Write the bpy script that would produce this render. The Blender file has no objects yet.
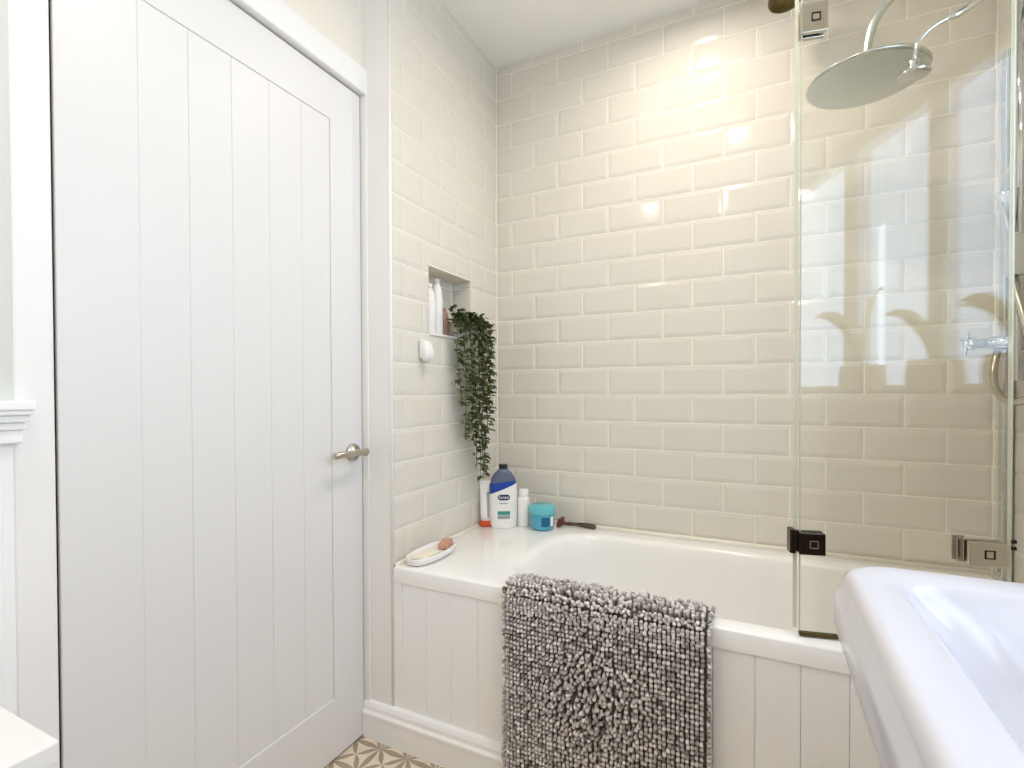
import bpy, bmesh, math, random
from mathutils import Vector, Matrix
random.seed(7)
PI = math.pi
C = bpy.context.scene.collection
sc = bpy.context.scene
H = 0.54                       # bath rim height above the floor; shapes below are measured from the rim
CEIL = 1.892

# ---------------------------------------------------------------- camera
def make_camera():
    yaw, pitch, roll = 0.45389, -0.01279, -0.0033
    c, s = math.cos(yaw), math.sin(yaw)
    right = Vector((c, s, 0)); fwd = Vector((-s, c, 0)); up = Vector((0, 0, 1))
    cp, sp = math.cos(pitch), math.sin(pitch)
    f2 = fwd * cp + up * sp; u2 = -fwd * sp + up * cp
    cr, sr = math.cos(roll), math.sin(roll)
    r2 = right * cr + u2 * sr; u3 = -right * sr + u2 * cr
    cam = bpy.data.cameras.new('camera'); o = bpy.data.objects.new('camera', cam); C.objects.link(o)
    cam.sensor_width = 36; cam.lens = 504.454 / 1024 * 36; cam.shift_y = 14.344 / 1024
    cam.clip_start = .02
    m = Matrix((r2, u3, -f2)).transposed().to_4x4()
    m.translation = Vector((0.99458, -1.90081, 0.52675 + H)); o.matrix_world = m
    sc.camera = o
make_camera()

# ---------------------------------------------------------------- world, lights, exposure
w = bpy.data.worlds.new('sky'); sc.world = w; w.use_nodes = True
bg = w.node_tree.nodes['Background']; bg.inputs[0].default_value = (.66, .81, 1, 1); bg.inputs[1].default_value = 7.4
WY0, WY1, WZ0, WZ1 = -1.95, -.60, .50, 1.42          # the window opening in the right wall

def area(name, loc, rot, sx, sy, power, col, portal=False, shape='RECTANGLE', spread=PI):
    l = bpy.data.lights.new(name, 'AREA'); l.shape = shape; l.size = sx
    if shape in ('RECTANGLE', 'ELLIPSE'): l.size_y = sy
    l.energy = power; l.color = col; l.spread = spread
    if portal: l.cycles.is_portal = True
    o = bpy.data.objects.new(name, l); C.objects.link(o); o.location = (loc[0], loc[1], loc[2] + H); o.rotation_euler = rot
    return o
area('window_portal', (1.74, (WY0 + WY1) / 2, (WZ0 + WZ1) / 2), (0, PI / 2, 0), WZ1 - WZ0, WY1 - WY0, 1, (1, 1, 1), portal=True)
LAMPS = [(.88, -1.02), (.30, -1.85), (1.25, -2.15), (.80, -.38)]
LAMP_POWER = (3.7, 1.6, 2.5, 2.9)
sc.view_settings.view_transform = 'Standard'; sc.view_settings.look = 'None'
sc.view_settings.gamma = 1; sc.view_settings.use_curve_mapping = False
sc.view_settings.exposure = 0.48
sc.cycles.max_bounces = 14; sc.cycles.diffuse_bounces = 8; sc.cycles.transparent_max_bounces = 24

# ---------------------------------------------------------------- materials
def lin(c): return tuple(((v / 255) / 12.92 if v / 255 <= .04045 else ((v / 255 + .055) / 1.055) ** 2.4) for v in c)
def mat(name, rgb, rough=.5, metal=0, noise=0, nscale=8, bump=0, bscale=60, spec=.5, coat=0, sss=0, trans=0, ior=1.45, alpha=1):
    m = bpy.data.materials.new(name); m.use_nodes = True
    nt = m.node_tree; b = nt.nodes['Principled BSDF']
    col = lin(rgb); b.inputs['Base Color'].default_value = (*col, 1)
    b.inputs['Roughness'].default_value = rough; b.inputs['Metallic'].default_value = metal
    b.inputs['Specular IOR Level'].default_value = spec; b.inputs['Coat Weight'].default_value = coat
    b.inputs['Coat Roughness'].default_value = .05
    b.inputs['Transmission Weight'].default_value = trans; b.inputs['IOR'].default_value = ior
    b.inputs['Alpha'].default_value = alpha
    tc = nt.nodes.new('ShaderNodeTexCoord')
    if noise:
        n = nt.nodes.new('ShaderNodeTexNoise'); n.inputs['Scale'].default_value = nscale; n.inputs['Detail'].default_value = 4
        r = nt.nodes.new('ShaderNodeMapRange'); r.inputs[3].default_value = 1 - noise; r.inputs[4].default_value = 1 + noise
        mx = nt.nodes.new('ShaderNodeMix'); mx.data_type = 'RGBA'; mx.blend_type = 'MULTIPLY'; mx.inputs[0].default_value = 1
        mx.inputs[6].default_value = (*col, 1)
        nt.links.new(tc.outputs['Object'], n.inputs['Vector']); nt.links.new(n.outputs[0], r.inputs[0])
        nt.links.new(r.outputs[0], mx.inputs[7]); nt.links.new(mx.outputs[2], b.inputs['Base Color'])
    if bump:
        n = nt.nodes.new('ShaderNodeTexNoise'); n.inputs['Scale'].default_value = bscale; n.inputs['Detail'].default_value = 3
        bp = nt.nodes.new('ShaderNodeBump'); bp.inputs['Strength'].default_value = bump; bp.inputs['Distance'].default_value = .004
        nt.links.new(tc.outputs['Object'], n.inputs['Vector']); nt.links.new(n.outputs[0], bp.inputs['Height'])
        nt.links.new(bp.outputs[0], b.inputs['Normal'])
    return m
M = {}
M['tile'] = mat('cream_glazed_tile', (221, 216, 206), .10, noise=.015, nscale=2, bump=.06, bscale=9)
M['grout'] = mat('ivory_grout', (248, 244, 234), .7, noise=.02, nscale=30)
M['paint'] = mat('white_satin_paint', (246, 245, 245), .38, noise=.006, nscale=3, bump=.05, bscale=25)
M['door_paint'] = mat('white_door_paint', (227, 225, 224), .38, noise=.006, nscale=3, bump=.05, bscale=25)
M['frame_paint'] = mat('white_frame_paint', (240, 238, 236), .4, noise=.006, nscale=3)
M['wall_paint'] = mat('cream_wall_paint', (236, 230, 218), .75, noise=.01, nscale=4, bump=.05, bscale=120)
M['grey_paint'] = mat('pale_grey_green_paint', (214, 216, 212), .7, noise=.01, nscale=4)
M['ceil'] = mat('ceiling_paint', (246, 244, 240), .85, noise=.01, nscale=3)
M['acrylic'] = mat('white_bath_acrylic', (244, 242, 240), .16, spec=.5, noise=.004, nscale=3)
M['ceramic'] = mat('white_ceramic', (206, 205, 213), .2, spec=.5, coat=.15, noise=.004, nscale=3)
M['silicone'] = mat('sealant', (240, 235, 222), .5, noise=.02, nscale=20)
M['chrome'] = mat('chrome', (215, 216, 218), .08, 1, noise=.01)
M['satin'] = mat('satin_nickel', (188, 182, 170), .28, 1, noise=.03, nscale=30)
M['steel'] = mat('polished_hinge_steel', (200, 196, 184), .2, 1, noise=.03, nscale=20)
M['dark_metal_reflection'] = mat('metal_with_dark_reflection', (62, 54, 48), .25, 1, noise=.1, nscale=40)  # dark small fittings; on the lower left hinge a dark reflection put into the colour
M['brass'] = mat('antique_brass', (96, 84, 52), .35, 1, noise=.15, nscale=60, bump=.3, bscale=150)
M['disc'] = mat('polished_shower_steel', (200, 207, 206), .25, 1, noise=.02)
M['white_plastic'] = mat('white_plastic', (240, 238, 236), .3, noise=.01)
M['orange'] = mat('orange_plastic', (205, 78, 40), .35, noise=.03)
M['black_plastic'] = mat('black_plastic', (34, 32, 34), .35, noise=.05)
M['blue_grey'] = mat('smoky_blue_plastic', (112, 124, 150), .15, noise=.05, trans=.25)
M['blue'] = mat('cobalt_label', (28, 70, 165), .3, noise=.04)
M['navy'] = mat('navy_print', (34, 40, 92), .35, noise=.03)
M['teal'] = mat('teal_print', (60, 150, 135), .4, noise=.03)
M['grey_print'] = mat('grey_print', (160, 165, 168), .5, noise=.03)
M['white_print'] = mat('white_print', (245, 245, 248), .5, noise=.01)
M['cyan'] = mat('cyan_plastic', (92, 180, 206), .15, noise=.05, trans=.15)
M['cyan_lid'] = mat('turquoise_lid', (104, 192, 206), .2, noise=.05)
M['deep_cyan'] = mat('deep_blue_label', (20, 98, 140), .3, noise=.05)
M['brown'] = mat('brown_plastic', (78, 60, 54), .4, noise=.2, nscale=60)
M['rust'] = mat('rust_plastic', (108, 62, 50), .45, noise=.15, nscale=60)
M['soap'] = mat('pink_brown_soap', (198, 150, 128), .5, noise=.08, nscale=40)
M['cream_soap'] = mat('cream_soap', (238, 230, 212), .45, noise=.02)
M['leaf'] = mat('dark_leaf', (92, 100, 62), .45, noise=.35, nscale=25)
M['stem'] = mat('vine_stem', (92, 96, 62), .6, noise=.1)
M['pink_plastic'] = mat('dusty_pink_plastic', (176, 140, 124), .4, noise=.05)
M['mat_base'] = mat('mat_backing', (84, 75, 71), .95, noise=.2, nscale=60)  # colour darkened to deepen the shade between the noodles
M['orchid_leaf'] = mat('orchid_leaf', (176, 190, 110), .4, noise=.1)
M['clay'] = mat('beige_pot', (214, 190, 150), .6, noise=.05)
M['sill'] = mat('white_sill', (238, 238, 238), .35, noise=.01)
M['gap_shade'] = mat('door_gap_shade', (130, 112, 86), .9, noise=.05)  # shade inside the door gap, put into a brown colour

def mat_glass(name, tint, f0, boost=1):
    m = bpy.data.materials.new(name); m.use_nodes = True; nt = m.node_tree; nt.nodes.clear()
    out = nt.nodes.new('ShaderNodeOutputMaterial'); mix = nt.nodes.new('ShaderNodeMixShader')
    tr = nt.nodes.new('ShaderNodeBsdfTransparent'); tr.inputs[0].default_value = (*tint, 1)
    gl = nt.nodes.new('ShaderNodeBsdfGlossy'); gl.inputs['Roughness'].default_value = 0.0
    geo = nt.nodes.new('ShaderNodeNewGeometry'); dot = nt.nodes.new('ShaderNodeVectorMath'); dot.operation = 'DOT_PRODUCT'
    nt.links.new(geo.outputs['Normal'], dot.inputs[0]); nt.links.new(geo.outputs['Incoming'], dot.inputs[1])
    def mth(op, a, b=None):
        n = nt.nodes.new('ShaderNodeMath'); n.operation = op
        for i, v in enumerate((a, b)):
            if v is None: continue
            if isinstance(v, (int, float)): n.inputs[i].default_value = v
            else: nt.links.new(v, n.inputs[i])
        return n.outputs[0]
    ab = mth('ABSOLUTE', dot.outputs['Value']); inv = mth('SUBTRACT', 1, ab); pw = mth('POWER', inv, 5)
    fac = mth('ADD', mth('MULTIPLY', pw, 1 - f0), f0)
    nt.links.new(fac, mix.inputs[0]); nt.links.new(tr.outputs[0], mix.inputs[1]); nt.links.new(gl.outputs[0], mix.inputs[2])
    nt.links.new(mix.outputs[0], out.inputs[0]); return m
M['glass'] = mat_glass('clear_shower_glass', (.992, .993, .975), .038)
M['glass_edge'] = mat('green_glass_edge', (228, 231, 216), .15, noise=.03, trans=.3)
M['pane'] = mat_glass('window_glass', (.74, .77, .80), .04)

def mat_lamp(name, col, s):
    m = bpy.data.materials.new(name); m.use_nodes = True; nt = m.node_tree
    b = nt.nodes['Principled BSDF']; b.inputs['Emission Color'].default_value = (*col, 1); b.inputs['Emission Strength'].default_value = s
    return m
M['bulb'] = mat_lamp('lit_lamp_lens', (1, .86, .66), 14)

def mat_floor():
    m = bpy.data.materials.new('patterned_encaustic_tile'); m.use_nodes = True; nt = m.node_tree; b = nt.nodes['Principled BSDF']
    N = nt.nodes.new; L = nt.links.new
    tc = N('ShaderNodeTexCoord'); mp = N('ShaderNodeMapping'); L(tc.outputs['Object'], mp.inputs[0])
    S = 1 / .098; mp.inputs['Scale'].default_value = (S, S, 1); mp.inputs['Location'].default_value = (.2, .45, 0)
    sx = N('ShaderNodeSeparateXYZ'); L(mp.outputs[0], sx.inputs[0])
    def mth(op, a, bb=None, cc=None):
        n = N('ShaderNodeMath'); n.operation = op
        for i, v in enumerate((a, bb, cc)):
            if v is None: continue
            if isinstance(v, (int, float)): n.inputs[i].default_value = v
            else: L(v, n.inputs[i])
        return n.outputs[0]
    u = mth('FRACT', sx.outputs[0]); v = mth('FRACT', sx.outputs[1])
    su = mth('SINE', mth('MULTIPLY', u, PI)); sv = mth('SINE', mth('MULTIPLY', v, PI))
    du = mth('MINIMUM', u, mth('SUBTRACT', 1, u)); dv = mth('MINIMUM', v, mth('SUBTRACT', 1, v))
    e1 = mth('LESS_THAN', dv, mth('MULTIPLY', su, .095)); e2 = mth('LESS_THAN', du, mth('MULTIPLY', sv, .095))
    s2 = mth('ABSOLUTE', mth('SINE', mth('MULTIPLY', u, 2 * PI)))
    d1 = mth('LESS_THAN', mth('ABSOLUTE', mth('SUBTRACT', u, v)), mth('MULTIPLY', s2, .11))
    d2 = mth('LESS_THAN', mth('ABSOLUTE', mth('SUBTRACT', mth('ADD', u, v), 1)), mth('MULTIPLY', s2, .11))
    k = mth('MAXIMUM', mth('MAXIMUM', e1, e2), mth('MAXIMUM', d1, d2))
    ns = N('ShaderNodeTexNoise'); ns.inputs['Scale'].default_value = 40; L(tc.outputs['Object'], ns.inputs[0])
    mx = N('ShaderNodeMix'); mx.data_type = 'RGBA'; L(k, mx.inputs[0])
    mx.inputs[6].default_value = (*lin((228, 214, 190)), 1); mx.inputs[7].default_value = (*lin((166, 150, 132)), 1)
    r = N('ShaderNodeMapRange'); r.inputs[3].default_value = .85; r.inputs[4].default_value = 1.12; L(ns.outputs[0], r.inputs[0])
    m2 = N('ShaderNodeMix'); m2.data_type = 'RGBA'; m2.blend_type = 'MULTIPLY'; m2.inputs[0].default_value = 1
    L(mx.outputs[2], m2.inputs[6]); L(r.outputs[0], m2.inputs[7]); L(m2.outputs[2], b.inputs['Base Color'])
    b.inputs['Roughness'].default_value = .55
    return m
M['floor'] = mat_floor()

def mat_pile():
    m = bpy.data.materials.new('chenille_yarn'); m.use_nodes = True; nt = m.node_tree; b = nt.nodes['Principled BSDF']
    at = nt.nodes.new('ShaderNodeAttribute'); at.attribute_name = 'tone'
    cr = nt.nodes.new('ShaderNodeValToRGB')
    cr.color_ramp.elements[0].color = (*lin((96, 86, 82)), 1); cr.color_ramp.elements[1].color = (*lin((236, 228, 224)), 1)
    nt.links.new(at.outputs['Fac'], cr.inputs[0]); nt.links.new(cr.outputs[0], b.inputs['Base Color'])
    b.inputs['Roughness'].default_value = .95; b.inputs['Sheen Weight'].default_value = .3
    return m
M['pile'] = mat_pile()

# ---------------------------------------------------------------- mesh helpers
class MB:
    """collects shapes in rim coordinates, then links them as one mesh object"""
    def __init__(s): s.v = []; s.f = []; s.sm = []
    def add(s, vs, fs, smooth=False):
        n = len(s.v); s.v += [tuple(v) for v in vs]; s.f += [tuple(i + n for i in f) for f in fs]; s.sm += [smooth] * len(fs); return s
    def box(s, x0, x1, y0, y1, z0, z1, xf=None):
        vs = [Vector((x, y, z)) for x in (x0, x1) for y in (y0, y1) for z in (z0, z1)]
        if xf: vs = [xf(v) for v in vs]
        return s.add(vs, [(0, 1, 3, 2), (4, 6, 7, 5), (0, 4, 5, 1), (2, 3, 7, 6), (0, 2, 6, 4), (1, 5, 7, 3)])
    def bbox(s, x0, x1, y0, y1, z0, z1, r=.003, xf=None):
        """box with bevelled edges"""
        bm = bmesh.new(); bmesh.ops.create_cube(bm, size=1)
        for v in bm.verts: v.co = Vector(((x0 + x1) / 2 + v.co.x * (x1 - x0), (y0 + y1) / 2 + v.co.y * (y1 - y0), (z0 + z1) / 2 + v.co.z * (z1 - z0)))
        bmesh.ops.bevel(bm, geom=list(bm.edges), offset=r, segments=2, profile=.5, affect='EDGES')
        bm.verts.index_update(); vs = [v.co.copy() for v in bm.verts]; fs = [tuple(v.index for v in f.verts) for f in bm.faces]; bm.free()
        if xf: vs = [xf(v) for v in vs]
        return s.add(vs, fs)
    def loft(s, rings, cap0=True, cap1=True, smooth=True, closed=True):
        n = len(rings[0]); vs = [p for r in rings for p in r]; fs = []
        for k in range(len(rings) - 1):
            for i in range(n if closed else n - 1):
                j = (i + 1) % n; fs.append((k * n + i, k * n + j, (k + 1) * n + j, (k + 1) * n + i))
        if cap0: fs.append(tuple(range(n - 1, -1, -1)))
        if cap1: fs.append(tuple((len(rings) - 1) * n + i for i in range(n)))
        return s.add(vs, fs, smooth)
    def lathe(s, prof, c, n=28, xf=None, caps=(True, True), sx=1, sy=1):
        rings = []
        for r, z in prof:
            ring = [Vector((c[0] + sx * r * math.cos(2 * PI * i / n), c[1] + sy * r * math.sin(2 * PI * i / n), c[2] + z)) for i in range(n)]
            if xf: ring = [xf(v) for v in ring]
            rings.append(ring)
        return s.loft(rings, *caps)
    def tube(s, pts, r, n=10, caps=True):
        pts = [Vector(p) for p in pts]; rings = []
        up = Vector((0, 0, 1)); prev = None
        for i, p in enumerate(pts):
            d = (pts[min(i + 1, len(pts) - 1)] - pts[max(i - 1, 0)]).normalized()
            if prev is None:
                a = d.cross(up if abs(d.z) < .9 else Vector((1, 0, 0))).normalized()
            else:
                a = (prev - d * prev.dot(d)).normalized()
            prev = a; b = d.cross(a); rr = r[i] if isinstance(r, (list, tuple)) else r
            rings.append([p + a * rr * math.cos(2 * PI * k / n) + b * rr * math.sin(2 * PI * k / n) for k in range(n)])
        return s.loft(rings, caps, caps)
    def build(s, name, m, parent=None, base=None):
        base = Vector(base) if base is not None else (Vector(parent['_b']) if parent is not None and '_b' in parent else Vector((0, 0, 0)))
        me = bpy.data.meshes.new(name)
        me.from_pydata([(v[0] - base.x, v[1] - base.y, v[2] - base.z) for v in s.v], [], s.f)
        me.polygons.foreach_set('use_smooth', s.sm); me.materials.append(m); me.update()
        bm = bmesh.new(); bm.from_mesh(me); bmesh.ops.recalc_face_normals(bm, faces=bm.faces); bm.to_mesh(me); bm.free()
        o = bpy.data.objects.new(name, me); C.objects.link(o); o['_b'] = tuple(base)
        if parent is not None: o.parent = parent
        else: o.location = (base.x, base.y, base.z + H)
        ALL.append(o); return o
ALL = []
def thing(name, base, label, cat, group=None):
    o = bpy.data.objects.new(name, None); C.objects.link(o); o['_b'] = tuple(base); o.empty_display_size = .05
    o.location = (base[0], base[1], base[2] + H); ALL.append(o); return tag(o, label, cat, group)
def tag(o, label, cat, group=None):
    o['label'] = label; o['category'] = cat
    if group: o['group'] = group
    return o
def struct(o): o['kind'] = 'structure'; return o
def rr(x0, x1, y0, y1, r, z, k=6):
    r = max(r, .0005); pts = []
    for cx, cy, a0 in ((x1 - r, y1 - r, 0), (x0 + r, y1 - r, PI / 2), (x0 + r, y0 + r, PI), (x1 - r, y0 + r, 1.5 * PI)):
        for i in range(k + 1):
            a = a0 + PI / 2 * i / k; pts.append(Vector((cx + r * math.cos(a), cy + r * math.sin(a), z)))
    return pts
def bez(p0, p1, p2, p3, n=14):
    p0, p1, p2, p3 = map(Vector, (p0, p1, p2, p3)); out = []
    for i in range(n + 1):
        t = i / n; out.append(p0 * (1 - t) ** 3 + p1 * 3 * t * (1 - t) ** 2 + p2 * 3 * t * t * (1 - t) + p3 * t ** 3)
    return out

# ---------------------------------------------------------------- room shell
FL = -H
struct(MB().box(-.3, 1.8, -2.8, .15, FL - .1, FL).build('floor', M['floor']))
struct(MB().box(-.3, 1.8, -2.8, .15, CEIL, CEIL + .1).build('ceiling', M['ceil']))
ROW = .103; HP = .102
TH = .008
def tile_set(mb, rects, P):
    """rects (u0,u1,v0,v1); P(u,v,d) maps to the wall, d = height above the grout"""
    for u0, u1, v0, v1, full in rects:
        g = .0017; u0 += g; u1 -= g; v0 += g; v1 -= g
        if u1 - u0 < .006 or v1 - v0 < .006: continue
        b = min(.013, (u1 - u0) * .3, (v1 - v0) * .3)
        tu, tv = random.uniform(-.0004, .0004), random.uniform(-.0003, .0003)
        vs = [P(u, v, -.004) for u, v in ((u0, v0), (u1, v0), (u1, v1), (u0, v1))]
        vs += [P(u, v, .0010) for u, v in ((u0, v0), (u1, v0), (u1, v1), (u0, v1))]
        vs += [P(u, v, .0029 + a * tu + c * tv) for u, v, a, c in ((u0 + b, v0 + b, -1, -1), (u1 - b, v0 + b, 1, -1), (u1 - b, v1 - b, 1, 1), (u0 + b, v1 - b, -1, 1))]
        fs = []
        for k in (0, 4):
            for i in range(4): j = (i + 1) % 4; fs.append((k + i, k + j, k + 4 + j, k + 4 + i))
        fs.append((8, 9, 10, 11)); mb.add(vs, fs)
def courses(u0, u1, v0, v1, off_even, off_odd, hole=None):
    out = []; k = int(math.floor(v0 / ROW))
    while k * ROW < v1:
        a, b = max(v0, k * ROW), min(v1, (k + 1) * ROW)
        off = off_even if k % 2 == 0 else off_odd
        j = math.floor((u0 - off) / (2 * HP))
        while off + j * 2 * HP < u1:
            c, d = max(u0, off + j * 2 * HP), min(u1, off + (j + 1) * 2 * HP)
            j += 1
            if d - c < .004 or b - a < .004: continue
            if hole and c < hole[1] - 1e-4 and d > hole[0] + 1e-4 and a < hole[3] - 1e-4 and b > hole[2] + 1e-4:
                if c < hole[0] - .004: out.append((c, hole[0], a, b, 0))
                if d > hole[1] + .004: out.append((hole[1], d, a, b, 0))
                cc, dd = max(c, hole[0]), min(d, hole[1])
                if a < hole[2] - .004: out.append((cc, dd, a, hole[2], 0))
                if b > hole[3] + .004: out.append((cc, dd, hole[3], b, 0))
            else: out.append((c, d, a, b, 1))
        k += 1
    return out
# back wall
mb = MB(); mb.box(-.3, 1.8, .004, .15, FL, CEIL); struct(mb.build('wall_back', M['grout']))
mb = MB(); tile_set(mb, courses(-.0015, 1.6015, .004, CEIL, .069 + HP, .069), lambda u, v, d: Vector((u, .004 - d, v)))
t_back = mb.build('tiling', M['tile'], bpy.data.objects['wall_back'])
# alcove end wall, with the niche cut into it
NY0, NY1, NZ0, NZ1, ND = -.493, -.217, .722, .958, -.085
mb = MB(); x0, x1 = -.104, -.004
mb.box(x0, x1, -.690, NY0, FL, CEIL); mb.box(x0, x1, NY1, .004, FL, CEIL)
mb.box(x0, x1, NY0, NY1, FL, NZ0); mb.box(x0, x1, NY0, NY1, NZ1, CEIL); mb.box(x0, ND - .006, NY0, NY1, NZ0, NZ1)
alc = struct(mb.build('wall_alcove', M['grout']))
mb = MB(); tile_set(mb, courses(-.688, .0015, .004, CEIL, -.623, -.521, (NY0, NY1, NZ0, NZ1)), lambda u, v, d: Vector((-.004 + d, u, v)))
# niche lining: back, reveals, head and sill
def flat_rects(u0, u1, v0, v1, us): 
    e = [u0] + us + [u1]; o = []
    k0 = math.floor(v0 / ROW); 
    while k0 * ROW < v1 - 1e-6:
        a, b = max(v0, k0 * ROW), min(v1, (k0 + 1) * ROW)
        for c, d in zip(e, e[1:]): o.append((c, d, a, b, 1))
        k0 += 1
    return o
tile_set(mb, flat_rects(NY0 + .004, NY1 - .004, NZ0 + .004, NZ1 - .004, [-.42]), lambda u, v, d: Vector((ND - .006 + d, u, v)))
tile_set(mb, flat_rects(ND, -.002, NZ0 + .004, NZ1 - .004, []), lambda u, v, d: Vector((u, NY1 - d, v)))
tile_set(mb, flat_rects(ND, -.002, NZ0 + .004, NZ1 - .004, []), lambda u, v, d: Vector((u, NY0 + d, v)))
mb.build('tiling', M['tile'], alc)
struct(MB().box(ND, .004, NY0 + .001, NY1 - .001, NZ0 - .001, NZ0 + .006).build('trim_1', M['frame_paint']))
struct(MB().box(ND, -.002, NY0 + .001, NY1 - .001, NZ1 - .005, NZ1 + .001).build('trim_2', M['wall_paint']))
# painted end face of the alcove wall, facing the room, with its corner bead
mb = MB(); mb.box(-.104, -.001, -.696, -.690, FL + .11, CEIL); struct(mb.build('wall_return', M['frame_paint']))
mb = MB(); mb.tube([(-.001, -.692, FL + .11), (-.001, -.692, CEIL)], .0048, 10); struct(mb.build('trim_3', M['frame_paint']))
# left wall round the door opening
DY0, DY1, DZ = -1.457, -.706, 1.432
mb = MB(); mb.box(-.30, -.16, -2.8, .1, FL, CEIL)
mb.box(-.16, -.104, -2.8, DY0 - .03, .48, CEIL); mb.box(-.16, -.104, DY0 - .03, .004, DZ + .03, CEIL)
mb.box(-.16, -.104, DY1 + .01, .004, FL, DZ + .03)
struct(mb.build('wall_left', M['wall_paint']))
mb = MB()
mb.box(-.16, -.1035, -2.8, DY0 - .03, FL, .48)
for k in range(7):
    y = DY0 - .075 - k * .11; mb.bbox(-.106, -.099, y - .109, y, FL + .002, .43, .002)
struct(mb.build('wall_panelling', M['paint']))
struct(MB().box(-.106, -.1025, -2.6, DY0 - .056, .50, CEIL - .01).build('wall_backing', M['grey_paint']))
# dado rail with a returned end
mb = MB(); ye = DY0 - .052
for (a, z0, z1) in ((.046, .500, .515), (.042, .492, .500), (.034, .480, .492), (.027, .468, .480), (.020, .446, .468)):
    mb.bbox(-.104, -.104 + a, -2.6, ye + (a - .026) * .3, z0, z1, .0025)
struct(mb.build('trim_4', M['paint']))
# door frame (architrave + jamb)
mb = MB()
mb.bbox(-.158, -.099, DY0 - .060, DY0 - .0055, FL, DZ + .004, .004)
mb.bbox(-.158, -.082, DY1 + .004, -.6965, FL, DZ + .004, .001) if DY1 + .004 < -.6985 else None
mb.bbox(-.158, -.084, -1.517, -.664, DZ + .005, DZ + .082, .005)
struct(mb.build('trim_5', M['frame_paint']))
struct(MB().box(-.159, -.150, DY0 - .005, DY1 + .006, FL, DZ + .006).build('gap_shade_sheet', M['gap_shade']))  # added sheet behind the leaf, coloured as the shade in the gap
# door leaf: stiles, rails and recessed boards in one mesh
PY = [-1.323, -1.2236, -1.1242, -1.0248, -.9254, -.826]; PZ0, PZ1 = -.36, 1.307
mb = MB(); xb = -.150; xf = -.104
mb.box(xb, xf - .007, DY0, DY1, FL + .006, DZ)
mb.bbox(xf - .02, xf, DY0, PY[0] - .0005, FL + .006, DZ, .002)
mb.bbox(xf - .02, xf, PY[-1] + .0005, DY1, FL + .006, DZ, .002)
mb.bbox(xf - .02, xf, PY[0] - .004, PY[-1] + .004, PZ1, DZ, .002)
mb.bbox(xf - .02, xf, PY[0] - .004, PY[-1] + .004, FL + .006, PZ0, .002)
for a, b in zip(PY, PY[1:]): mb.bbox(xf - .02, xf - .0030, a + .0001, b - .0001, PZ0 - .01, PZ1 + .01, .0016)
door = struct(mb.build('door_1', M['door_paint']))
# lever handle
mb = MB(); hy, hz = -.748, .347
def xalong(c):   # lathe axis along +X
    return lambda v: Vector((c[0] + (v.z - c[2]), c[1] + (v.x - c[0]), c[2] + (v.y - c[1])))
c0 = (-.104, hy, hz)
mb.lathe([(.026, 0), (.026, .006), (.024, .009), (.010, .010), (.010, .052), (.009, .056)], c0, 24, xalong(c0))
h = mb.build('door_handle', M['satin'], door)
mb = MB(); mb.tube([(-.053, hy + .012, hz + .004), (-.053, hy + .008, hz + .004), (-.053, hy - .118, hz + .004), (-.053, hy - .121, hz + .004)], [.007, .0095, .0095, .007], 14); mb.build('lever', M['satin'], h)
mb = MB()
mb.tube([(-.098, DY0 - .002, 1.29), (-.098, DY0 - .002, 1.37)], .007, 10); mb.bbox(-.106, -.1025, DY0, DY0 + .02, 1.29, 1.37, .001)
mb.build('hinge', M['steel'], door)
# right wall with the window opening
mb = MB(); a, b = 1.604, 1.74
mb.box(a, b, -2.8, WY0, FL, CEIL); mb.box(a, b, WY1, .15, FL, CEIL); mb.box(a, b, WY0, WY1, FL, WZ0); mb.box(a, b, WY0, WY1, WZ1, CEIL)
wr = struct(mb.build('wall_right', M['wall_paint']))
mb = MB(); tile_set(mb, courses(-.70, .0015, .004, CEIL, -.097, -.199), lambda u, v, d: Vector((1.604 - d, u, v)))
tile_set(mb, courses(-2.6, -.71, -.02, .49, -.097, -.199), lambda u, v, d: Vector((1.604 - d, u, v)))
mb.build('tiling', M['tile'], wr)
struct(MB().box(-.3, 1.8, -2.8, -2.62, FL, CEIL).build('wall_front', M['wall_paint']))
# window: frame, mullions, sashes
mb = MB(); xw0, xw1 = 1.66, 1.71
mb.bbox(xw0, xw1, WY0, WY0 + .05, WZ0, WZ1); mb.bbox(xw0, xw1, WY1 - .05, WY1, WZ0, WZ1)
mb.bbox(xw0, xw1, WY0, WY1, WZ0, WZ0 + .045); mb.bbox(xw0, xw1, WY0, WY1, WZ1 - .05, WZ1)
for y, hw in ((-1.425, .038), (-1.05, .026)): mb.bbox(xw0, xw1, y - hw, y + hw, WZ0, WZ1)
win = struct(mb.build('window_1', M['frame_paint']))
mb = MB(); zt, zb_ = WZ1 - .03, WZ0 + .03
mb.box(1.682, 1.688, WY0 + .04, -1.42, zb_, zt); mb.box(1.682, 1.688, -1.42, -1.322, zb_, zt); mb.box(1.682, 1.688, -1.322, -1.280, zb_, .613)
mb.box(1.682, 1.688, -1.322, -1.280, 1.085, zt); mb.box(1.682, 1.688, -1.280, -1.05, zb_, zt); mb.box(1.682, 1.688, -1.05, WY1 - .04, zb_, zt)
mb.build('window_pane', M['pane'], win)
mb = MB(); mb.bbox(1.565, 1.665, WY0 - .03, WY1 + .02, WZ0 - .025, WZ0 + .002, .005); mb.build('window_sill', M['sill'], win)

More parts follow.
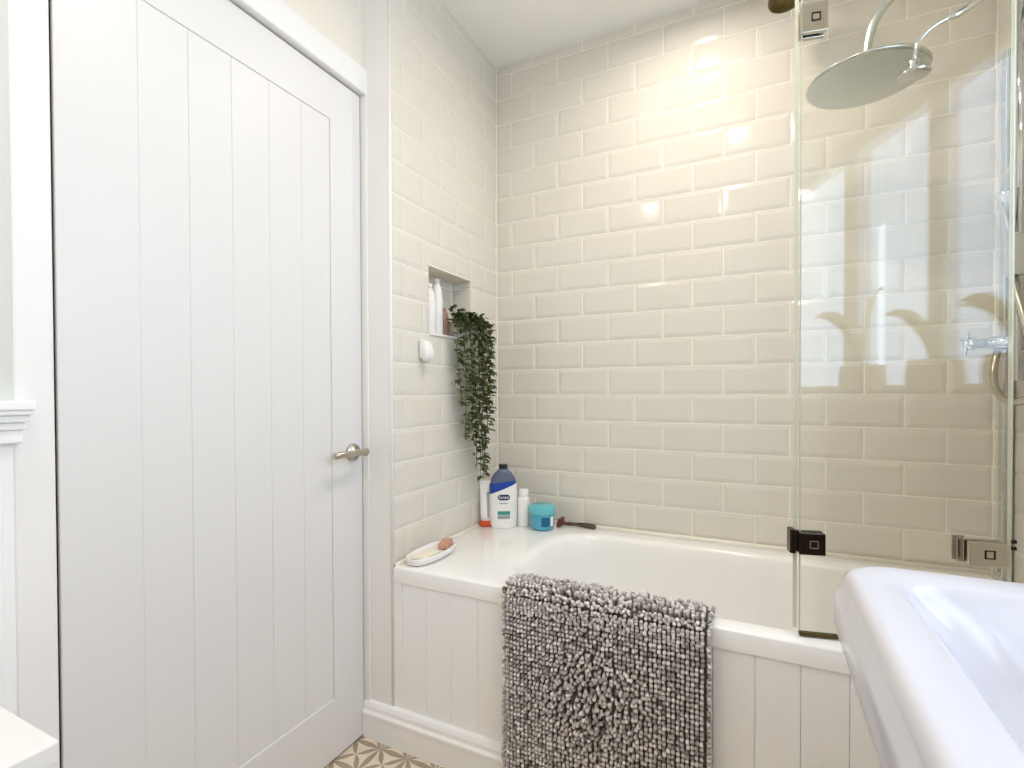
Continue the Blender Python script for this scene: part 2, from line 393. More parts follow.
# ---------------------------------------------------------------- bath
bath = thing('bathtub', (.8, -.35, FL), 'white built-in bathtub with panelled front set in the tiled alcove', 'bathtub')
X0, X1, Y0, Y1 = .003, 1.597, -.694, -.001
rings = [rr(X0, X1, Y0, Y1, .004, -.047), rr(X0, X1, Y0, Y1, .004, -.006), rr(X0 + .002, X1 - .002, Y0 + .002, Y1 - .002, .005, -.002), rr(X0 + .006, X1 - .006, Y0 + .006, Y1 - .006, .006, 0),
         rr(.295, 1.50, -.646, -.080, .19, 0), rr(.305, 1.492, -.641, -.086, .186, -.0006), rr(.317, 1.485, -.636, -.092, .183, -.003), rr(.330, 1.479, -.631, -.098, .18, -.009), rr(.340, 1.474, -.627, -.102, .177, -.020), rr(.352, 1.466, -.622, -.108, .17, -.08),
         rr(.38, 1.45, -.605, -.125, .16, -.22), rr(.42, 1.43, -.585, -.145, .15, -.33), rr(.46, 1.40, -.56, -.17, .13, -.37), rr(.52, 1.36, -.52, -.21, .1, -.382)]
for i, r in enumerate(rings):
    pass
MB().loft(rings, cap0=False, cap1=True).build('tub', M['acrylic'], bath)
# sealant beads
mb = MB(); mb.tube([(.006, -.006, .002), (1.594, -.006, .002)], .0075, 8); mb.tube([(.004, -.686, .002), (.004, -.006, .002)], .006, 8)
mb.tube([(1.594, -.686, .002), (1.594, -.006, .002)], .006, 8); mb.build('sealant', M['silicone'], bath)
# tongue-and-groove panel
mb = MB(); edges = [-.004] + [.0352 + .0868 * k for k in range(0, 18)] + [1.598]
mb.box(.0, 1.598, -.678, -.668, -.44, -.047)
for a, b in zip(edges, edges[1:]): mb.bbox(a + .0003, b - .0003, -.6915, -.672, -.44, -.046, .0022)
mb.build('front_panel', M['paint'], bath)
# skirting along the bath and the return
mb = MB(); prof = [(-.690, FL), (-.712, FL), (-.712, -.470), (-.716, -.466), (-.716, -.458), (-.709, -.452), (-.709, -.440), (-.704, -.430), (-.698, -.426), (-.690, -.426)]
xs = (-.103, 1.598)
vs = [Vector((x, y, z)) for x in xs for y, z in prof]; n = len(prof)
fs = [(i, (i + 1) % n, n + (i + 1) % n, n + i) for i in range(n)] + [tuple(range(n)), tuple(range(2 * n - 1, n - 1, -1))]
mb.add(vs, fs); struct(mb.build('baseboard_bath', M['paint']))

# ---------------------------------------------------------------- bath mat
bm_t = thing('bath_mat', (.65, -.72, -.5), 'grey chenille bath mat draped over the front rim of the bathtub', 'bath mat')
path = [(-.722, -.505)] + [(-.722, -.505 + .485 * i / 12) for i in range(1, 13)] + [(-.719, -.004), (-.710, .008), (-.695, .012)]
path += [(-.675, .011), (-.655, .010), (-.638, .008), (-.624, -.002), (-.618, -.016), (-.615, -.034), (-.612, -.055)]
seg = [0]
for a, b in zip(path, path[1:]): seg.append(seg[-1] + math.dist(a, b))
def at(s):
    for i in range(len(seg) - 1):
        if s <= seg[i + 1] or i == len(seg) - 2:
            t = (s - seg[i]) / (seg[i + 1] - seg[i]); a, b = path[i], path[i + 1]
            dy, dz = b[0] - a[0], b[1] - a[1]; l = math.hypot(dy, dz)
            return (a[0] + dy * t, a[1] + dz * t), (-dz / l, dy / l), (dy / l, dz / l)
MX0, MX1 = .403, .902
def wob(x, z): return .004 * math.sin(x * 19 + z * 7) + .004 * math.sin(x * 43 - z * 11)
rings = []
for i, (y, z) in enumerate(path):
    s_ = seg[i]; _, nn, _ = at(s_ + 1e-5)
    top = [Vector((MX0 + (MX1 - MX0) * j / 24, y + nn[0] * .003, z + nn[1] * .003)) for j in range(25)]
    bot = [Vector((v.x, y - nn[0] * .001, z - nn[1] * .001)) for v in reversed(top)]
    rings.append(top + bot)
MB().loft(rings).build('backing_cloth', M['mat_base'], bm_t)
vs, fs, tones = [], [], []
TOT = seg[-1]; s_ = .004; row = 0
while s_ < TOT:
    x = MX0 - .002
    while x < MX1 + .002:
        u = (x - MX0) / (MX1 - MX0)
        chaos = .25 + 1.3 * math.exp(-((u - .45) / .22) ** 2) * (.6 + .4 * math.sin(s_ * 20 + 2)) + .25 * (s_ > .5)
        (y, z), nn, tt = at(min(TOT - 1e-4, max(1e-4, s_ + random.uniform(-.003, .003) * chaos)))
        px = x + random.uniform(-.003, .003) * chaos
        onface = s_ < .49
        nrm = Vector((0, nn[0], nn[1])); tan = Vector((0, tt[0], tt[1]))
        side = -.5 if u < .015 else (.5 if u > .985 else 0)
        d = nrm * random.uniform(.75, 1.15) + Vector((random.uniform(-.45, .45) * chaos + side, 0, 0)) + tan * random.uniform(-.35, .35) * chaos
        d += Vector((0, 0, -.24)) * min(1, max(0, -z / .03))
        d.normalize()
        L = random.uniform(.0115, .0145) * (1 + .25 * chaos * random.random()) * (1.0 + .25 * min(1, max(0, (z + .01) / .02))); r = random.uniform(.0035, .0044)
        bend = Vector((random.uniform(-.3, .3) * chaos, 0, random.uniform(-.35, .1)))
        base = Vector((px, y, z)) + nrm * (.001 + .5 * abs(wob(x, z)))
        a = d.cross(Vector((1, 0, 0))).normalized(); b = d.cross(a)
        n0 = len(vs); tone = min(1, max(0, random.gauss(.62, .24)))
        prof = ((0, .55), (.4, .85), (.74, 1.18), (.92, .98), (1.0, .5))
        for t, rk in prof:
            cc = base + d * L * t + bend * L * t * t * .5
            for k in range(6):
                an = k * PI / 3; vs.append(cc + a * r * rk * math.cos(an) + b * r * rk * math.sin(an)); tones.append(tone)
        for q in range(len(prof) - 1):
            for k in range(6):
                j = (k + 1) % 6; fs.append((n0 + q * 6 + k, n0 + q * 6 + j, n0 + q * 6 + 6 + j, n0 + q * 6 + 6 + k))
        fs.append(tuple(n0 + (len(prof) - 1) * 6 + k for k in range(6)))
        x += .0101
    s_ += (.0052 if .478 < s_ < .512 else .0072) if .465 < s_ < .525 else .0116; row += 1
mb = MB(); mb.add(vs, fs, True); pile = mb.build('pile', M['pile'], bm_t); pile['kind'] = 'stuff'
at_ = pile.data.attributes.new('tone', 'FLOAT', 'POINT'); at_.data.foreach_set('value', tones)

# ---------------------------------------------------------------- glass bath screen
A = Vector((1.075, -.662, 0)); B = Vector((1.440, -.583, 0)); GZ0, GZ1 = .004, 1.42
scr = thing('shower_screen', (1.25, -.63, 0), 'clear frameless glass shower screen standing on the bathtub rim', 'shower screen')
def glass_leaf(P, Q, z0, z1, th=.008):
    d = (Q - P).normalized(); n = Vector((-d.y, d.x, 0)); mg = MB(); h2 = th / 2
    g = [P + n * h2, Q + n * h2, Q - n * h2, P - n * h2]
    vs = [Vector((p.x, p.y, z)) for z in (z0, z1) for p in g]
    mg.add(vs, [(0, 1, 5, 4), (2, 3, 7, 6)])
    o = mg.build('glass_panel', M['glass'], scr)
    me_ = MB(); e = .0012
    for p, q in ((P, P + d * e), (Q - d * e, Q)):
        gg = [p + n * h2, q + n * h2, q - n * h2, p - n * h2]
        me_.add([Vector((v.x, v.y, z)) for z in (z0, z1) for v in gg], [(0, 1, 5, 4), (1, 2, 6, 5), (2, 3, 7, 6), (3, 0, 4, 7), (0, 3, 2, 1), (4, 5, 6, 7)])
    me_.build('polished_edge', M['glass_edge'], o)
    return d, n
dA, nA = glass_leaf(A, B, GZ0 + .01, GZ1)
P1 = A - dA * .008; Q1 = P1 + (P1 - Vector((.9946, -1.9008, 0))).normalized() * .30
glass_leaf(P1 + Vector((0, .010, 0)), Q1, GZ0 + .01, GZ1)
W1 = Vector((1.594, -.118, 0)); P2 = B + dA * .004 + Vector((0, .012, 0))
glass_leaf(P2, W1, GZ0 + .01, GZ1)
# sealing strip along the bottom and wall channel
mb = MB(); xfA = lambda v: A + dA * v.x + nA * v.y + Vector((0, 0, v.z))
LA = (B - A).length
mb.box(0, LA, -.005, .005, .003, .0105, xfA); mb.build('bottom_seal', M['brass'], scr)
mb = MB(); mb.bbox(1.576, 1.5975, -.135, -.105, .004, GZ1, .002); mb.build('wall_channel', M['chrome'], scr)
def hinge(pos, z, m, wide=.056, high=.048, off=0, label=None):
    """pos = distance along the leaf; plates on both faces of the glass with a square cap"""
    mg = MB()
    for sgn in (-1, 1):
        y0, y1 = sorted((sgn * .005, sgn * .015)); mg.bbox(pos, pos + wide, y0, y1, z - high / 2, z + high / 2, .0012, xfA)
    o = mg.build('hinge', m, scr)
    c = MB(); cx = pos + wide * .55; k = .0085
    for a, b, c_, d_ in ((-k, k, -k, -k + .002), (-k, k, k - .002, k), (-k, -k + .002, -k, k), (k - .002, k, -k, k)):
        c.box(cx + a, cx + b, -.0165, -.0145, z + c_, z + d_, xfA)
    c.build('cap_outline', M['dark_metal_reflection'] if m is not M['dark_metal_reflection'] else M['steel'], o)
    if label: o['label'] = label
    return o
hinge(-.004, .203, M['dark_metal_reflection'], .050, .046, label='hinge plate with a dark reflection in its colour')  # chrome plate, its dark reflection painted as the metal colour
hinge(-.004, 1.305, M['steel'], .050, .060)
hinge(LA - .074, .204, M['steel'], .062, .048)
mb = MB(); mb.bbox(LA - .088, LA - .066, .016, .021, .182, .232, .001, xfA); mb.bbox(LA - .082, LA - .07, .0105, .015, .180, .228, .001, xfA); mb.build('hinge_reflection_plate', M['steel'], scr)  # added plates standing in for the layered reflections beside the hinge
mb = MB(); mb.bbox(-.019, -.0075, -.004, .022, .178, .230, .002, xfA); mb.build('hinge_knuckle', M['dark_metal_reflection'], scr)
hinge(LA - .070, 1.385, M['steel'], .072, .060)
mb = MB()
for z in (.216, .229): mb.tube([A + dA * (LA + .002) + Vector((0, 0, z)), A + dA * (LA + .010) + Vector((0, 0, z))], [.0035, .0042], 10)
mb.build('hinge_screw', M['dark_metal_reflection'], scr)

# ---------------------------------------------------------------- showers
rain = thing('rain_shower', (1.24, -.33, 1.32), 'large round flat rain shower head behind the glass near the ceiling', 'shower head')
mb = MB(); c0 = (1.24, -.33, 1.318)
mb.lathe([(.001, 0), (.120, 0), (.131, .003), (.133, .006), (.131, .009), (.06, .012), (.022, .020), (.016, .034), (.001, .036)], c0, 48, caps=(False, False)); mb.build('head_disc', M['disc'], rain)
mb = MB(); mb.tube(bez((1.24, -.33, 1.345), (1.24, -.33, 1.46), (1.27, -.33, 1.53), (1.36, -.33, 1.535)) + [Vector((1.596, -.33, 1.535))], .010, 12); mb.build('arm', M['disc'], rain)
mb = MB(); c1 = (1.596, -.33, 1.535); mb.lathe([(.028, 0), (.028, .006), (.012, .012)], c1, 20, lambda v: Vector((c1[0] - (v.z - c1[2]), c1[1] + v.x - c1[0], c1[2] + v.y - c1[1]))); mb.build('wall_flange', M['disc'], rain)

sh = thing('fixed_shower', (1.304, -.5, 1.22), 'small chrome shower head on a curved arm beside the rain head', 'shower head')
mb = MB(); c0 = (1.303, -.5, 1.222)
mb.lathe([(.001, 0), (.026, 0), (.030, .003), (.028, .007), (.014, .013), (.010, .020), (.011, .030), (.006, .036), (.001, .037)], c0, 32, caps=(False, False)); mb.build('head_disc', M['chrome'], sh)
mb = MB(); mb.tube(bez((1.303, -.5, 1.255), (1.303, -.5, 1.31), (1.335, -.5, 1.325), (1.38, -.5, 1.335)) + [Vector((1.44, -.48, 1.375)), Vector((1.52, -.43, 1.44)), Vector((1.596, -.38, 1.50))], [.0045] * 8 + [.005] * 5 + [.008, .008, .008, .008, .008], 12); mb.build('arm', M['chrome'], sh)

val = thing('shower_valve', (1.55, -.12, .65), 'chrome shower valve with cross handle seen through the glass on the right wall', 'shower valve')
mb = MB(); vx, vy, vz = 1.50, -.13, .652
def axX(c, s=-1): return lambda v: Vector((c[0] + s * (v.z - c[2]), c[1] + v.x - c[0], c[2] + v.y - c[1]))
c1 = (1.595, vy, vz); mb.lathe([(.034, 0), (.034, .006), (.020, .012), (.018, .040), (.014, .050), (.014, .075), (.018, .078), (.018, .09), (.008, .094)], c1, 24, axX(c1)); mb.build('valve_body', M['chrome'], val)
mb = MB()
for k in range(4):
    a = k * PI / 2 + .4; d = Vector((0, math.cos(a), math.sin(a))); o_ = Vector((1.502, vy, vz)); mb.tube([o_, o_ + d * .026, o_ + d * .033], [.004, .0045, .006], 8)
mb.lathe([(.010, 0), (.010, .012), (.004, .014)], (1.508, vy, vz), 16, axX((1.508, vy, vz))); mb.build('cross_handle', M['chrome'], val)

rail = thing('shower_rail', (1.56, -.28, .4), 'chrome riser rail with a hand shower and a looping hose on the right wall', 'shower rail')
mb = MB(); mb.tube([(1.556, -.28, .55), (1.556, -.28, 1.75)], .009, 12)
for z in (.62, 1.70): mb.tube([(1.556, -.28, z), (1.597, -.28, z)], .008, 10)
mb.build('rail', M['chrome'], rail)
mb = MB(); mb.bbox(1.532, 1.572, -.296, -.264, .80, .905, .008); mb.tube([(1.54, -.28, .90), (1.53, -.29, .97), (1.52, -.30, 1.0)], [.012, .012, .02], 12); mb.build('hand_shower', M['chrome'], rail)
mb = MB()
pts = bez((1.54, -.285, .80), (1.55, -.33, .66), (1.585, -.36, .52), (1.555, -.30, .50), 16) + bez((1.555, -.30, .50), (1.53, -.25, .485), (1.54, -.15, .54), (1.565, -.13, .63), 14)[1:]
mb.tube(pts, .0085, 10); mb.build('hose', M['steel'], rail)

# ---------------------------------------------------------------- basin
bas = thing('wash_basin', (1.35, -1.32, FL), 'white ceramic pedestal wash basin in the foreground below the window', 'wash basin')
bx0, bx1, by0, by1 = 1.101, 1.602, -1.62, -1.040
def br(o, z, r, wall=0): return rr(bx0 - o, bx1 - .004, by0 - o, by1 + o, r, z, 8)
rings = [br(-.16, -.05, .05), br(-.15, .01, .05), br(-.10, .065, .05), br(-.045, .105, .05), br(-.020, .130, .05), br(-.012, .150, .05), br(-.008, .165, .052), br(.000, .178, .055), br(.002, .186, .055),
         br(.003, .192, .056), br(.009, .198, .058), br(.012, .207, .06), br(.012, .243, .06), br(.009, .253, .058), br(.004, .259, .056), br(.002, .268, .055), br(0, .276, .055), br(-.006, .282, .054), br(-.014, .284, .05)]
def bi(o, z, r): return rr(bx0 + o, bx1 - .10, by0 + o, by1 - o, r, z, 8)
rings += [bi(.050, .281, .04), bi(.058, .278, .045), bi(.063, .270, .045), bi(.072, .256, .055), bi(.086, .24, .07), bi(.105, .20, .08), bi(.13, .165, .09), bi(.17, .15, .07)]
MB().loft(rings).build('bowl', M['ceramic'], bas)
mb = MB(); rings = [rr(1.33, 1.58, -1.44, -1.20, .05, FL), rr(1.34, 1.57, -1.43, -1.21, .05, FL + .05), rr(1.36, 1.56, -1.40, -1.24, .05, FL + .12), rr(1.36, 1.56, -1.40, -1.24, .05, -.10), rr(1.32, 1.58, -1.45, -1.19, .05, .05)]
mb.loft(rings); mb.build('pedestal', M['ceramic'], bas)

# ---------------------------------------------------------------- low cabinet at the left
cab = thing('low_cabinet', (.05, -1.9, FL), 'white-topped low cabinet at the lower left beside the door', 'cabinet')
MB().bbox(-.098, .223, -2.25, -1.592, .072, .100, .003).build('top', M['frame_paint'], cab)
MB().bbox(-.098, .205, -2.235, -1.612, FL, .0715, .003).build('body', M['paint'], cab)
MB().bbox(.205, .221, -2.225, -1.622, FL + .06, .060, .003).build('door', M['paint'], cab)

# ---------------------------------------------------------------- ceiling lamps
for i, (x, y) in enumerate(LAMPS):
    names = ['round white ceiling downlight nearest the bathtub, over the floor', 'round white ceiling downlight over the low cabinet', 'round white ceiling downlight behind the wash basin', 'round white ceiling downlight above the bathtub']
    t = thing('ceiling_downlight', (x, y, CEIL), names[i], 'ceiling light', 'downlights in the ceiling')
    mb = MB(); c = (x, y, CEIL); mb.lathe([(.052, 0), (.052, -.006), (.046, -.010), (.038, -.004), (.038, 0)], c, 28, caps=(False, False)); mb.build('ring', M['chrome'], t)
    mb = MB(); mb.lathe([(.0375, -.001), (.0375, -.004)], c, 24); mb.build('lens', M['bulb'], t)
    area('downlight', (x, y, CEIL - .013), (0, 0, 0), .07, .07, LAMP_POWER[i], (1, .90, .765), shape='DISK', spread=2.9)
spot = thing('ceiling_spotlight', (1.06, -.16, CEIL), 'antique brass spotlight hanging from the ceiling, just above the glass screen', 'ceiling light')
mb = MB(); mb.lathe([(.04, 0), (.04, -.01), (.01, -.018)], (1.064, -.16, CEIL), 20); mb.tube([(1.064, -.16, CEIL - .01), (1.064, -.16, 1.735)], .006, 8); mb.build('stem', M['brass'], spot)
mb = MB(); mb.lathe([(.018, .055), (.034, .048), (.044, .02), (.046, 0), (.043, -.005), (.036, -.002), (.03, .006)], (1.064, -.16, 1.700), 28); mb.build('lamp_shade', M['brass'], spot)

# ---------------------------------------------------------------- things on the bath ledge
FACE = Vector((.455, -.89, 0)).normalized(); SIDE = Vector((.89, .455, 0)).normalized()
def face_xf(c, turn=0):
    a = turn; f = FACE * math.cos(a) + SIDE * math.sin(a); s = SIDE * math.cos(a) - FACE * math.sin(a)
    return lambda v: Vector((c[0], c[1], 0)) + s * v.x - f * v.y + Vector((0, 0, c[2] + v.z))
# shower gel bottle
bc = (.101, -.150, .001); xb_ = face_xf(bc)
bot = thing('shower_gel_bottle', bc, 'tall upside-down bottle with blue and white label in the corner of the bathtub ledge', 'bottle')
def bw(z):   # half width of the bottle
    pts = [(0, .046), (.01, .050), (.05, .0515), (.12, .0525), (.165, .052), (.19, .046), (.21, .034), (.222, .021), (.228, .017)]
    for (a, p), (b, q) in zip(pts, pts[1:]):
        if z <= b: return p + (q - p) * (z - a) / (b - a)
    return pts[-1][1]
def ring_b(z, off=0, n=36):
    w_ = bw(z) + off; d_ = min(.026, w_) + off
    return [xb_(Vector((w_ * math.cos(2 * PI * i / n), d_ * math.sin(2 * PI * i / n), z))) for i in range(n)]
MB().loft([ring_b(z) for z in (0, .004, .01, .05, .09, .12, .145, .165, .178, .19, .20, .21, .217, .222, .228)]).build('body', M['blue_grey'], bot)
mb = MB(); mb.lathe([(.017, .0), (.0175, .004), (.0175, .014), (.015, .016)], (0, 0, .228), 20, xb_, sy=.9); mb.build('cap', M['black_plastic'], bot)
def shell(z_lo, z_hi, off, n=36, m=16, a0=0, a1=2 * PI):
    rows = []
    for k in range(m + 1):
        r_ = []
        for i in range(n + 1):
            a = a0 + (a1 - a0) * i / n; u = math.cos(a)
            lo = z_lo(u) if callable(z_lo) else z_lo; hi = z_hi(u) if callable(z_hi) else z_hi
            z = lo + (hi - lo) * k / m; w_ = bw(z) + off; d_ = min(.026, w_) + off
            r_.append(xb_(Vector((w_ * math.cos(a), d_ * math.sin(a), z))))
        rows.append(r_)
    return MB().loft(rows, False, False, closed=False)
diag = lambda u: .150 + .022 * u
lab = shell(.0, diag, .0013); lab.build('label', M['white_plastic'], bot)
shell(diag, lambda u:   .178 + .006 * u - .004 * u * u, .0015, a0=PI, a1=2 * PI).build('label', M['blue'], bot)
def decal(x0, x1, z0, z1, m, name='print', r=0):
    mg = MB(); rows = []
    for k in range(5):
        rw = []
        for i in range(9):
            z = z0 + (z1 - z0) * k / 4; inset = 0
            if r: q = abs(k / 4 - .5) * 2; inset = r * (1 - math.sqrt(max(0, 1 - q * q)))
            x = x0 + inset + (x1 - x0 - 2 * inset) * i / 8; w_ = bw(z) + .002; y = -(.0282) * math.sqrt(max(0, 1 - (x / w_) ** 2))
            rw.append(xb_(Vector((x, y, z))))
        rows.append(rw)
    mg.loft(rows, False, False, closed=False); return mg.build(name, m, bot)
decal(-.022, .026, .108, .130, M['navy'], 'logo', .008)
decal(-.022, .026, .052, .066, M['teal']); decal(-.022, .026, .036, .050, M['grey_print'])
decal(-.014, .016, .094, .098, M['grey_print'])
# lettering
def lettering(text, size, m, parent, fn, name='lettering'):
    cu = bpy.data.curves.new(name, 'FONT'); cu.body = text; cu.size = size; cu.align_x = 'CENTER'; cu.align_y = 'CENTER'; cu.extrude = 0.0
    to = bpy.data.objects.new(name, cu); C.objects.link(to)
    bpy.context.view_layer.update(); dg = bpy.context.evaluated_depsgraph_get()
    me = bpy.data.meshes.new_from_object(to.evaluated_get(dg)); bpy.data.objects.remove(to)
    b = Vector(parent['_b'])
    for v in me.vertices: v.co = fn(v.co.x, v.co.y) - b
    me.materials.clear(); me.materials.append(m); o = bpy.data.objects.new(name, me); C.objects.link(o); o.parent = parent; o['_b'] = tuple(b)
    ALL.append(o); return o
lettering('Sanex', .0175, M['white_print'], bot, lambda x, y: xb_(Vector((.002 + x, -.0290 * math.sqrt(max(0, 1 - ((.002 + x) / .055) ** 2)), .1195 + y))))
# white tube on orange cap
tc_ = (.034, -.170, .001); xt = face_xf(tc_)
tb = thing('cream_tube', tc_, 'white tube standing on its orange cap beside the tall gel bottle', 'tube')
mb = MB(); mb.lathe([(.020, 0), (.0225, .002), (.0225, .022), (.021, .024)], (0, 0, 0), 28, xt, sy=.85); mb.build('cap', M['orange'], tb)
rings = []
for z, a, b in ((.024, .021, .018), (.05, .0215, .017), (.10, .022, .012), (.14, .0225, .006), (.165, .0225, .0018), (.178, .0225, .0012)):
    rings.append([xt(Vector((a * math.cos(2 * PI * i / 28), b * math.sin(2 * PI * i / 28), z))) for i in range(28)])
MB().loft(rings).build('body', M['white_plastic'], tb)
mb = MB(); mb.add([xt(Vector(v)) for v in ((.006, -.0175, .035), (.014, -.0145, .035), (.013, -.0088, .135), (.004, -.0115, .135))], [(0, 1, 2, 3)]); mb.build('print', M['grey_print'], tb)
# small white bottle
sc_ = (.170, -.108, .001); xs_ = face_xf(sc_)
sb = thing('small_bottle', sc_, 'slim white bottle with a white flip cap, between the gel bottle and the blue jar', 'bottle')
mb = MB(); mb.lathe([(.022, 0), (.024, .003), (.024, .10), (.022, .112), (.016, .118)], (0, 0, 0), 28, xs_, sy=.75); mb.build('body', M['white_plastic'], sb)
mb = MB(); mb.lathe([(.017, .118), (.018, .120), (.018, .142), (.015, .145)], (0, 0, 0), 24, xs_, sy=.85); mb.build('cap', M['white_plastic'], sb)
# blue jar
jc = (.250, -.112, .001); xj = face_xf(jc)
jar = thing('cream_jar', jc, 'round turquoise jar with lid on the bathtub ledge', 'jar')
mb = MB(); mb.lathe([(.036, 0), (.043, .006), (.046, .016), (.047, .056), (.045, .060)], (0, 0, 0), 36, xj); mb.build('body', M['cyan'], jar)
mb = MB(); mb.lathe([(.048, .060), (.0495, .062), (.0495, .088), (.046, .092)], (0, 0, 0), 36, xj); mb.build('lid', M['cyan_lid'], jar)
def jpatch(a0, a1, z0, z1, m, name):
    mg = MB(); rows = [[xj(Vector((.0478 * math.sin(a0 + (a1 - a0) * i / 8), -.0478 * math.cos(a0 + (a1 - a0) * i / 8), z0 + (z1 - z0) * k))) for i in range(9)] for k in (0, 1)]
    mg.loft(rows, False, False, closed=False); mg.build(name, m, jar)
jpatch(-.15, .55, .018, .052, M['deep_cyan'], 'label'); jpatch(.62, .95, .018, .054, M['white_print'], 'label')
# razor
rz = thing('safety_razor', (.36, -.045, 0), 'brown and black razor lying along the back of the bathtub ledge', 'razor')
e0 = Vector((.305, -.052, .012)); e1 = Vector((.440, -.038, .010))
mb = MB(); mb.tube([e0 + (e1 - e0) * t + Vector((0, 0, .003 * math.sin(t * PI))) for t in (.12, .25, .4, .6, .8, .97, 1)], [.006, .0075, .006, .009, .010, .009, .006], 10); mb.build('handle', M['brown'], rz)
mb = MB(); mb.bbox(.292, .306, -.078, -.034, .002, .036, .003, lambda v: Vector((v.x - (v.z - .002) * -.25, v.y, v.z))); mb.tube([(.304, -.056, .022), (.318, -.054, .016), (.326, -.052, .013)], [.012, .008, .006], 10); mb.build('razor_head', M['rust'], rz)
mb = MB(); mb.tube([e0 + (e1 - e0) * .5 + Vector((0, -.004, .009)), e0 + (e1 - e0) * .9 + Vector((0, -.004, .007))], .0028, 8); mb.build('grip', M['black_plastic'], rz)
# soap dish with soap
D0 = Vector((.052, -.640, 0)); D1 = Vector((.052, -.455, 0))
sd = thing('soap_dish', (.055, -.56, .001), 'white oval soap dish on the front left corner of the bathtub', 'soap dish')
def ov(ox, oy, z, hx=.048, hy=.112, cx=.058, cy=-.568, n=40): return [Vector((cx + (hx + ox) * math.copysign(abs(math.cos(2 * PI * i / n)) ** .8, math.cos(2 * PI * i / n)), cy + (hy + oy) * math.copysign(abs(math.sin(2 * PI * i / n)) ** .8, math.sin(2 * PI * i / n)), z)) for i in range(n)]
MB().loft([ov(-.012, -.012, .001), ov(-.004, -.004, .005), ov(0, 0, .020), ov(-.001, -.001, .024), ov(-.005, -.005, .024), ov(-.008, -.008, .016), ov(-.014, -.014, .012)]).build('dish', M['white_plastic'], sd)
so = MB(); so.bbox(.034, .084, -.650, -.560, .0135, .024, .005); so = tag(so.build('soap_bar', M['cream_soap'], base=(.059, -.59, .0135)), 'cream bar of soap at the near end of the soap dish', 'soap')
ca, sa = math.cos(.35), math.sin(.35)
xf_s = lambda v: Vector((.062 + ca * v.x - sa * v.y, -.497 + sa * v.x + ca * v.y, v.z))
tag(MB().bbox(-.018, .018, -.036, .036, .0135, .034, .006, xf_s).build('soap_bar', M['soap'], base=(.062, -.497, .0135)), 'pinkish brown bar of soap at the far end of the soap dish', 'soap')
# hook on the wall under the niche
hk = thing('wall_hook', (.008, -.535, .66), 'small white adhesive hook on the tiles under the niche', 'hook')
mb = MB(); mb.bbox(.0025, .012, -.556, -.514, .638, .698, .003); mb.build('plate', M['white_plastic'], hk)
mb = MB(); rings = [rr(.010, .022 + a, -.535 - w_, -.535 + w_, .006, z) for z, w_, a in ((.628, .016, 0), (.636, .022, .012), (.66, .021, .012), (.692, .017, .004))]
mb.loft(rings); mb.build('hook', M['white_plastic'], hk)

# ---------------------------------------------------------------- niche contents
def niche_bottle(y, x, r, h, m, label, name='toiletry_bottle', cap=None):
    t = thing(name, (x, y, NZ0 + .007), label, 'bottle')
    mg = MB(); mg.lathe([(r * .9, 0), (r, .004), (r, h * .6), (r * .82, h * .8), (r * .55, h * .9)], (x, y, NZ0 + .007), 24); mg.build('body', m, t)
    mg = MB(); mg.lathe([(r * .5, h * .9), (r * .5, h * .99), (r * .4, h)], (x, y, NZ0 + .007), 20); mg.build('cap', cap or m, t); return t
niche_bottle(-.448, -.035, .024, .175, M['white_plastic'], 'white bottle at the left in the wall niche')
niche_bottle(-.385, -.045, .022, .205, M['white_plastic'], 'taller white bottle in the middle of the wall niche')
niche_bottle(-.332, -.050, .018, .110, M['pink_plastic'], 'short dusty pink bottle in the wall niche beside the plant')
# ---------------------------------------------------------------- trailing plant
vine = thing('trailing_plant', (-.03, -.265, NZ0 + .007), 'trailing green plant hanging from the wall niche over the bathtub corner', 'plant')
mb = MB(); mb.lathe([(.026, 0), (.034, .05), (.036, .054), (.032, .055), (.030, .046)], (-.038, -.262, NZ0 + .007), 24); mb.build('pot', M['white_plastic'], vine)
lv = MB(); st = MB()
def leaf(p, d, up, L, W):
    d = d.normalized(); s_ = d.cross(up).normalized(); n_ = s_.cross(d).normalized()
    pts = [p]; 
    for t, wv in ((.25, .8), (.5, 1), (.78, .62)):
        cz = n_ * L * .12 * math.sin(t * PI)
        pts += [p + d * L * t - s_ * W * wv / 2 + n_ * W * .22, p + d * L * t + cz * 0, p + d * L * t + s_ * W * wv / 2 + n_ * W * .22]
    pts.append(p + d * L - n_ * L * .15)
    lv.add(pts, [(0, 2, 1), (0, 3, 2), (1, 2, 5, 4), (2, 3, 6, 5), (4, 5, 8, 7), (5, 6, 9, 8), (7, 8, 10), (8, 9, 10)], True)
strands = [(-.375, .50, .034), (-.345, .36, .042), (-.315, .335, .05), (-.285, .40, .040), (-.262, .25, .052), (-.245, .33, .06), (-.225, .20, .050), (-.21, .22, .038), (-.195, .38, .055), (-.175, .46, .045), (-.155, .50, .05)]
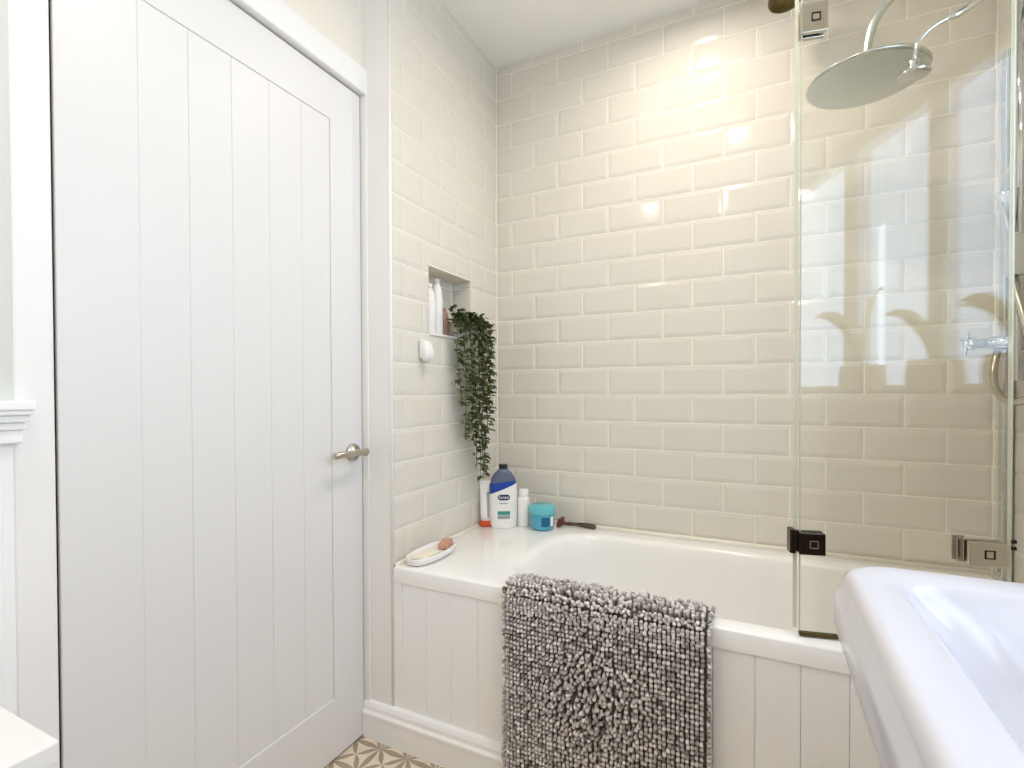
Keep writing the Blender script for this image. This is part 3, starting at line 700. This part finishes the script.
for sy_, zb, sx_ in strands:
    p0 = Vector((-.035, -.262 + (sy_ + .262) * .25, NZ0 + .062)); p1 = Vector((.012, -.262 + (sy_ + .262) * .8, NZ0 + .085 + random.uniform(-.01, .012)))
    p2 = Vector((sx_, sy_, NZ0 + .05)); pts = bez(p0, p0 + Vector((.01, 0, .03)), p1, p2, 8)
    y = sy_; z = NZ0 + .05; x = sx_; tgt = -.262 + (sy_ + .262) * .45
    while z > zb:
        z -= .022; y += (tgt - y) * .04 + random.uniform(-.004, .004); x = min(.07, max(.022, x + random.uniform(-.003, .003))); pts.append(Vector((x, y, z)))
    st.tube(pts, .0013, 5)
    acc = 0
    for a, b in zip(pts, pts[1:]):
        acc += (b - a).length
        while acc > .0088:
            acc -= .0088; q = a + (b - a) * random.random()
            az = random.uniform(-PI * .55, PI * .55); dr = Vector((math.cos(az) * .8, math.sin(az), random.uniform(-.7, .25)))
            if q.z > NZ0 + .03: dr.z = random.uniform(-.3, .7)
            if q.x < .012: dr.x = abs(dr.x)
            leaf(q, dr, Vector((random.uniform(-.4, .4), random.uniform(-.3, .3), 1)), random.uniform(.024, .036), random.uniform(.017, .024))
for _ in range(110):     # the bushy crown at the niche edge
    q = Vector((random.uniform(-.01, .035), random.uniform(-.365, -.15), NZ0 + .03 + random.uniform(0, .075)))
    az = random.uniform(-PI * .6, PI * .6); leaf(q, Vector((math.cos(az), math.sin(az), random.uniform(-.4, .7))), Vector((random.uniform(-.4, .4), random.uniform(-.4, .4), 1)), random.uniform(.022, .034), random.uniform(.015, .022))
lv.build('foliage', M['leaf'], vine); st.build('stem', M['stem'], vine)

# ---------------------------------------------------------------- orchids on the window sill
def orchid(y, label, leaves):
    z0 = WZ0 + .003; t = thing('potted_orchid', (1.61, y, z0), label, 'potted plant', 'orchids on the window sill')
    mg = MB(); mg.lathe([(.044, 0), (.060, .03), (.068, .06), (.062, .105), (.058, .108), (.054, .095)], (1.612, y, z0), 28); mg.build('pot', M['clay'], t)
    lf = MB()
    for (dy, dz, dx, w_) in leaves:
        p0 = Vector((1.612, y, z0 + .10)); p3 = p0 + Vector((dx, dy, dz)); c = bez(p0, p0 + Vector((0, dy * .1, dz * .7)), p0 + Vector((dx * .5, dy * .6, dz * 1.15)), p3, 10)
        rings = []
        for i, q in enumerate(c):
            wv = w_ * math.sin(PI * min(1, .12 + .88 * i / 10)) ** .7 + .001; s_ = Vector((1, 0, .0)).lerp(Vector((0, 0, 1)), .55).normalized()
            rings.append([q - s_ * wv, q + Vector((0, .002, 0)), q + s_ * wv, q - Vector((0, .002, 0))])
        lf.loft(rings)
    lf.build('leaves', M['orchid_leaf'], t)
orchid(-1.285, 'potted orchid on the window sill, farthest from the bathtub', [(-.245, .20, -.03, .022), (.10, .24, 0, .018)])
orchid(-.985, 'middle potted orchid on the window sill', [(-.175, .155, -.02, .020), (.05, .13, 0, .012)])
orchid(-.745, 'potted orchid on the window sill, nearest the bathtub', [(-.14, .15, -.02, .022), (-.175, .14, 0, .010)])

for o in ALL:
    if '_b' in o: del o['_b']
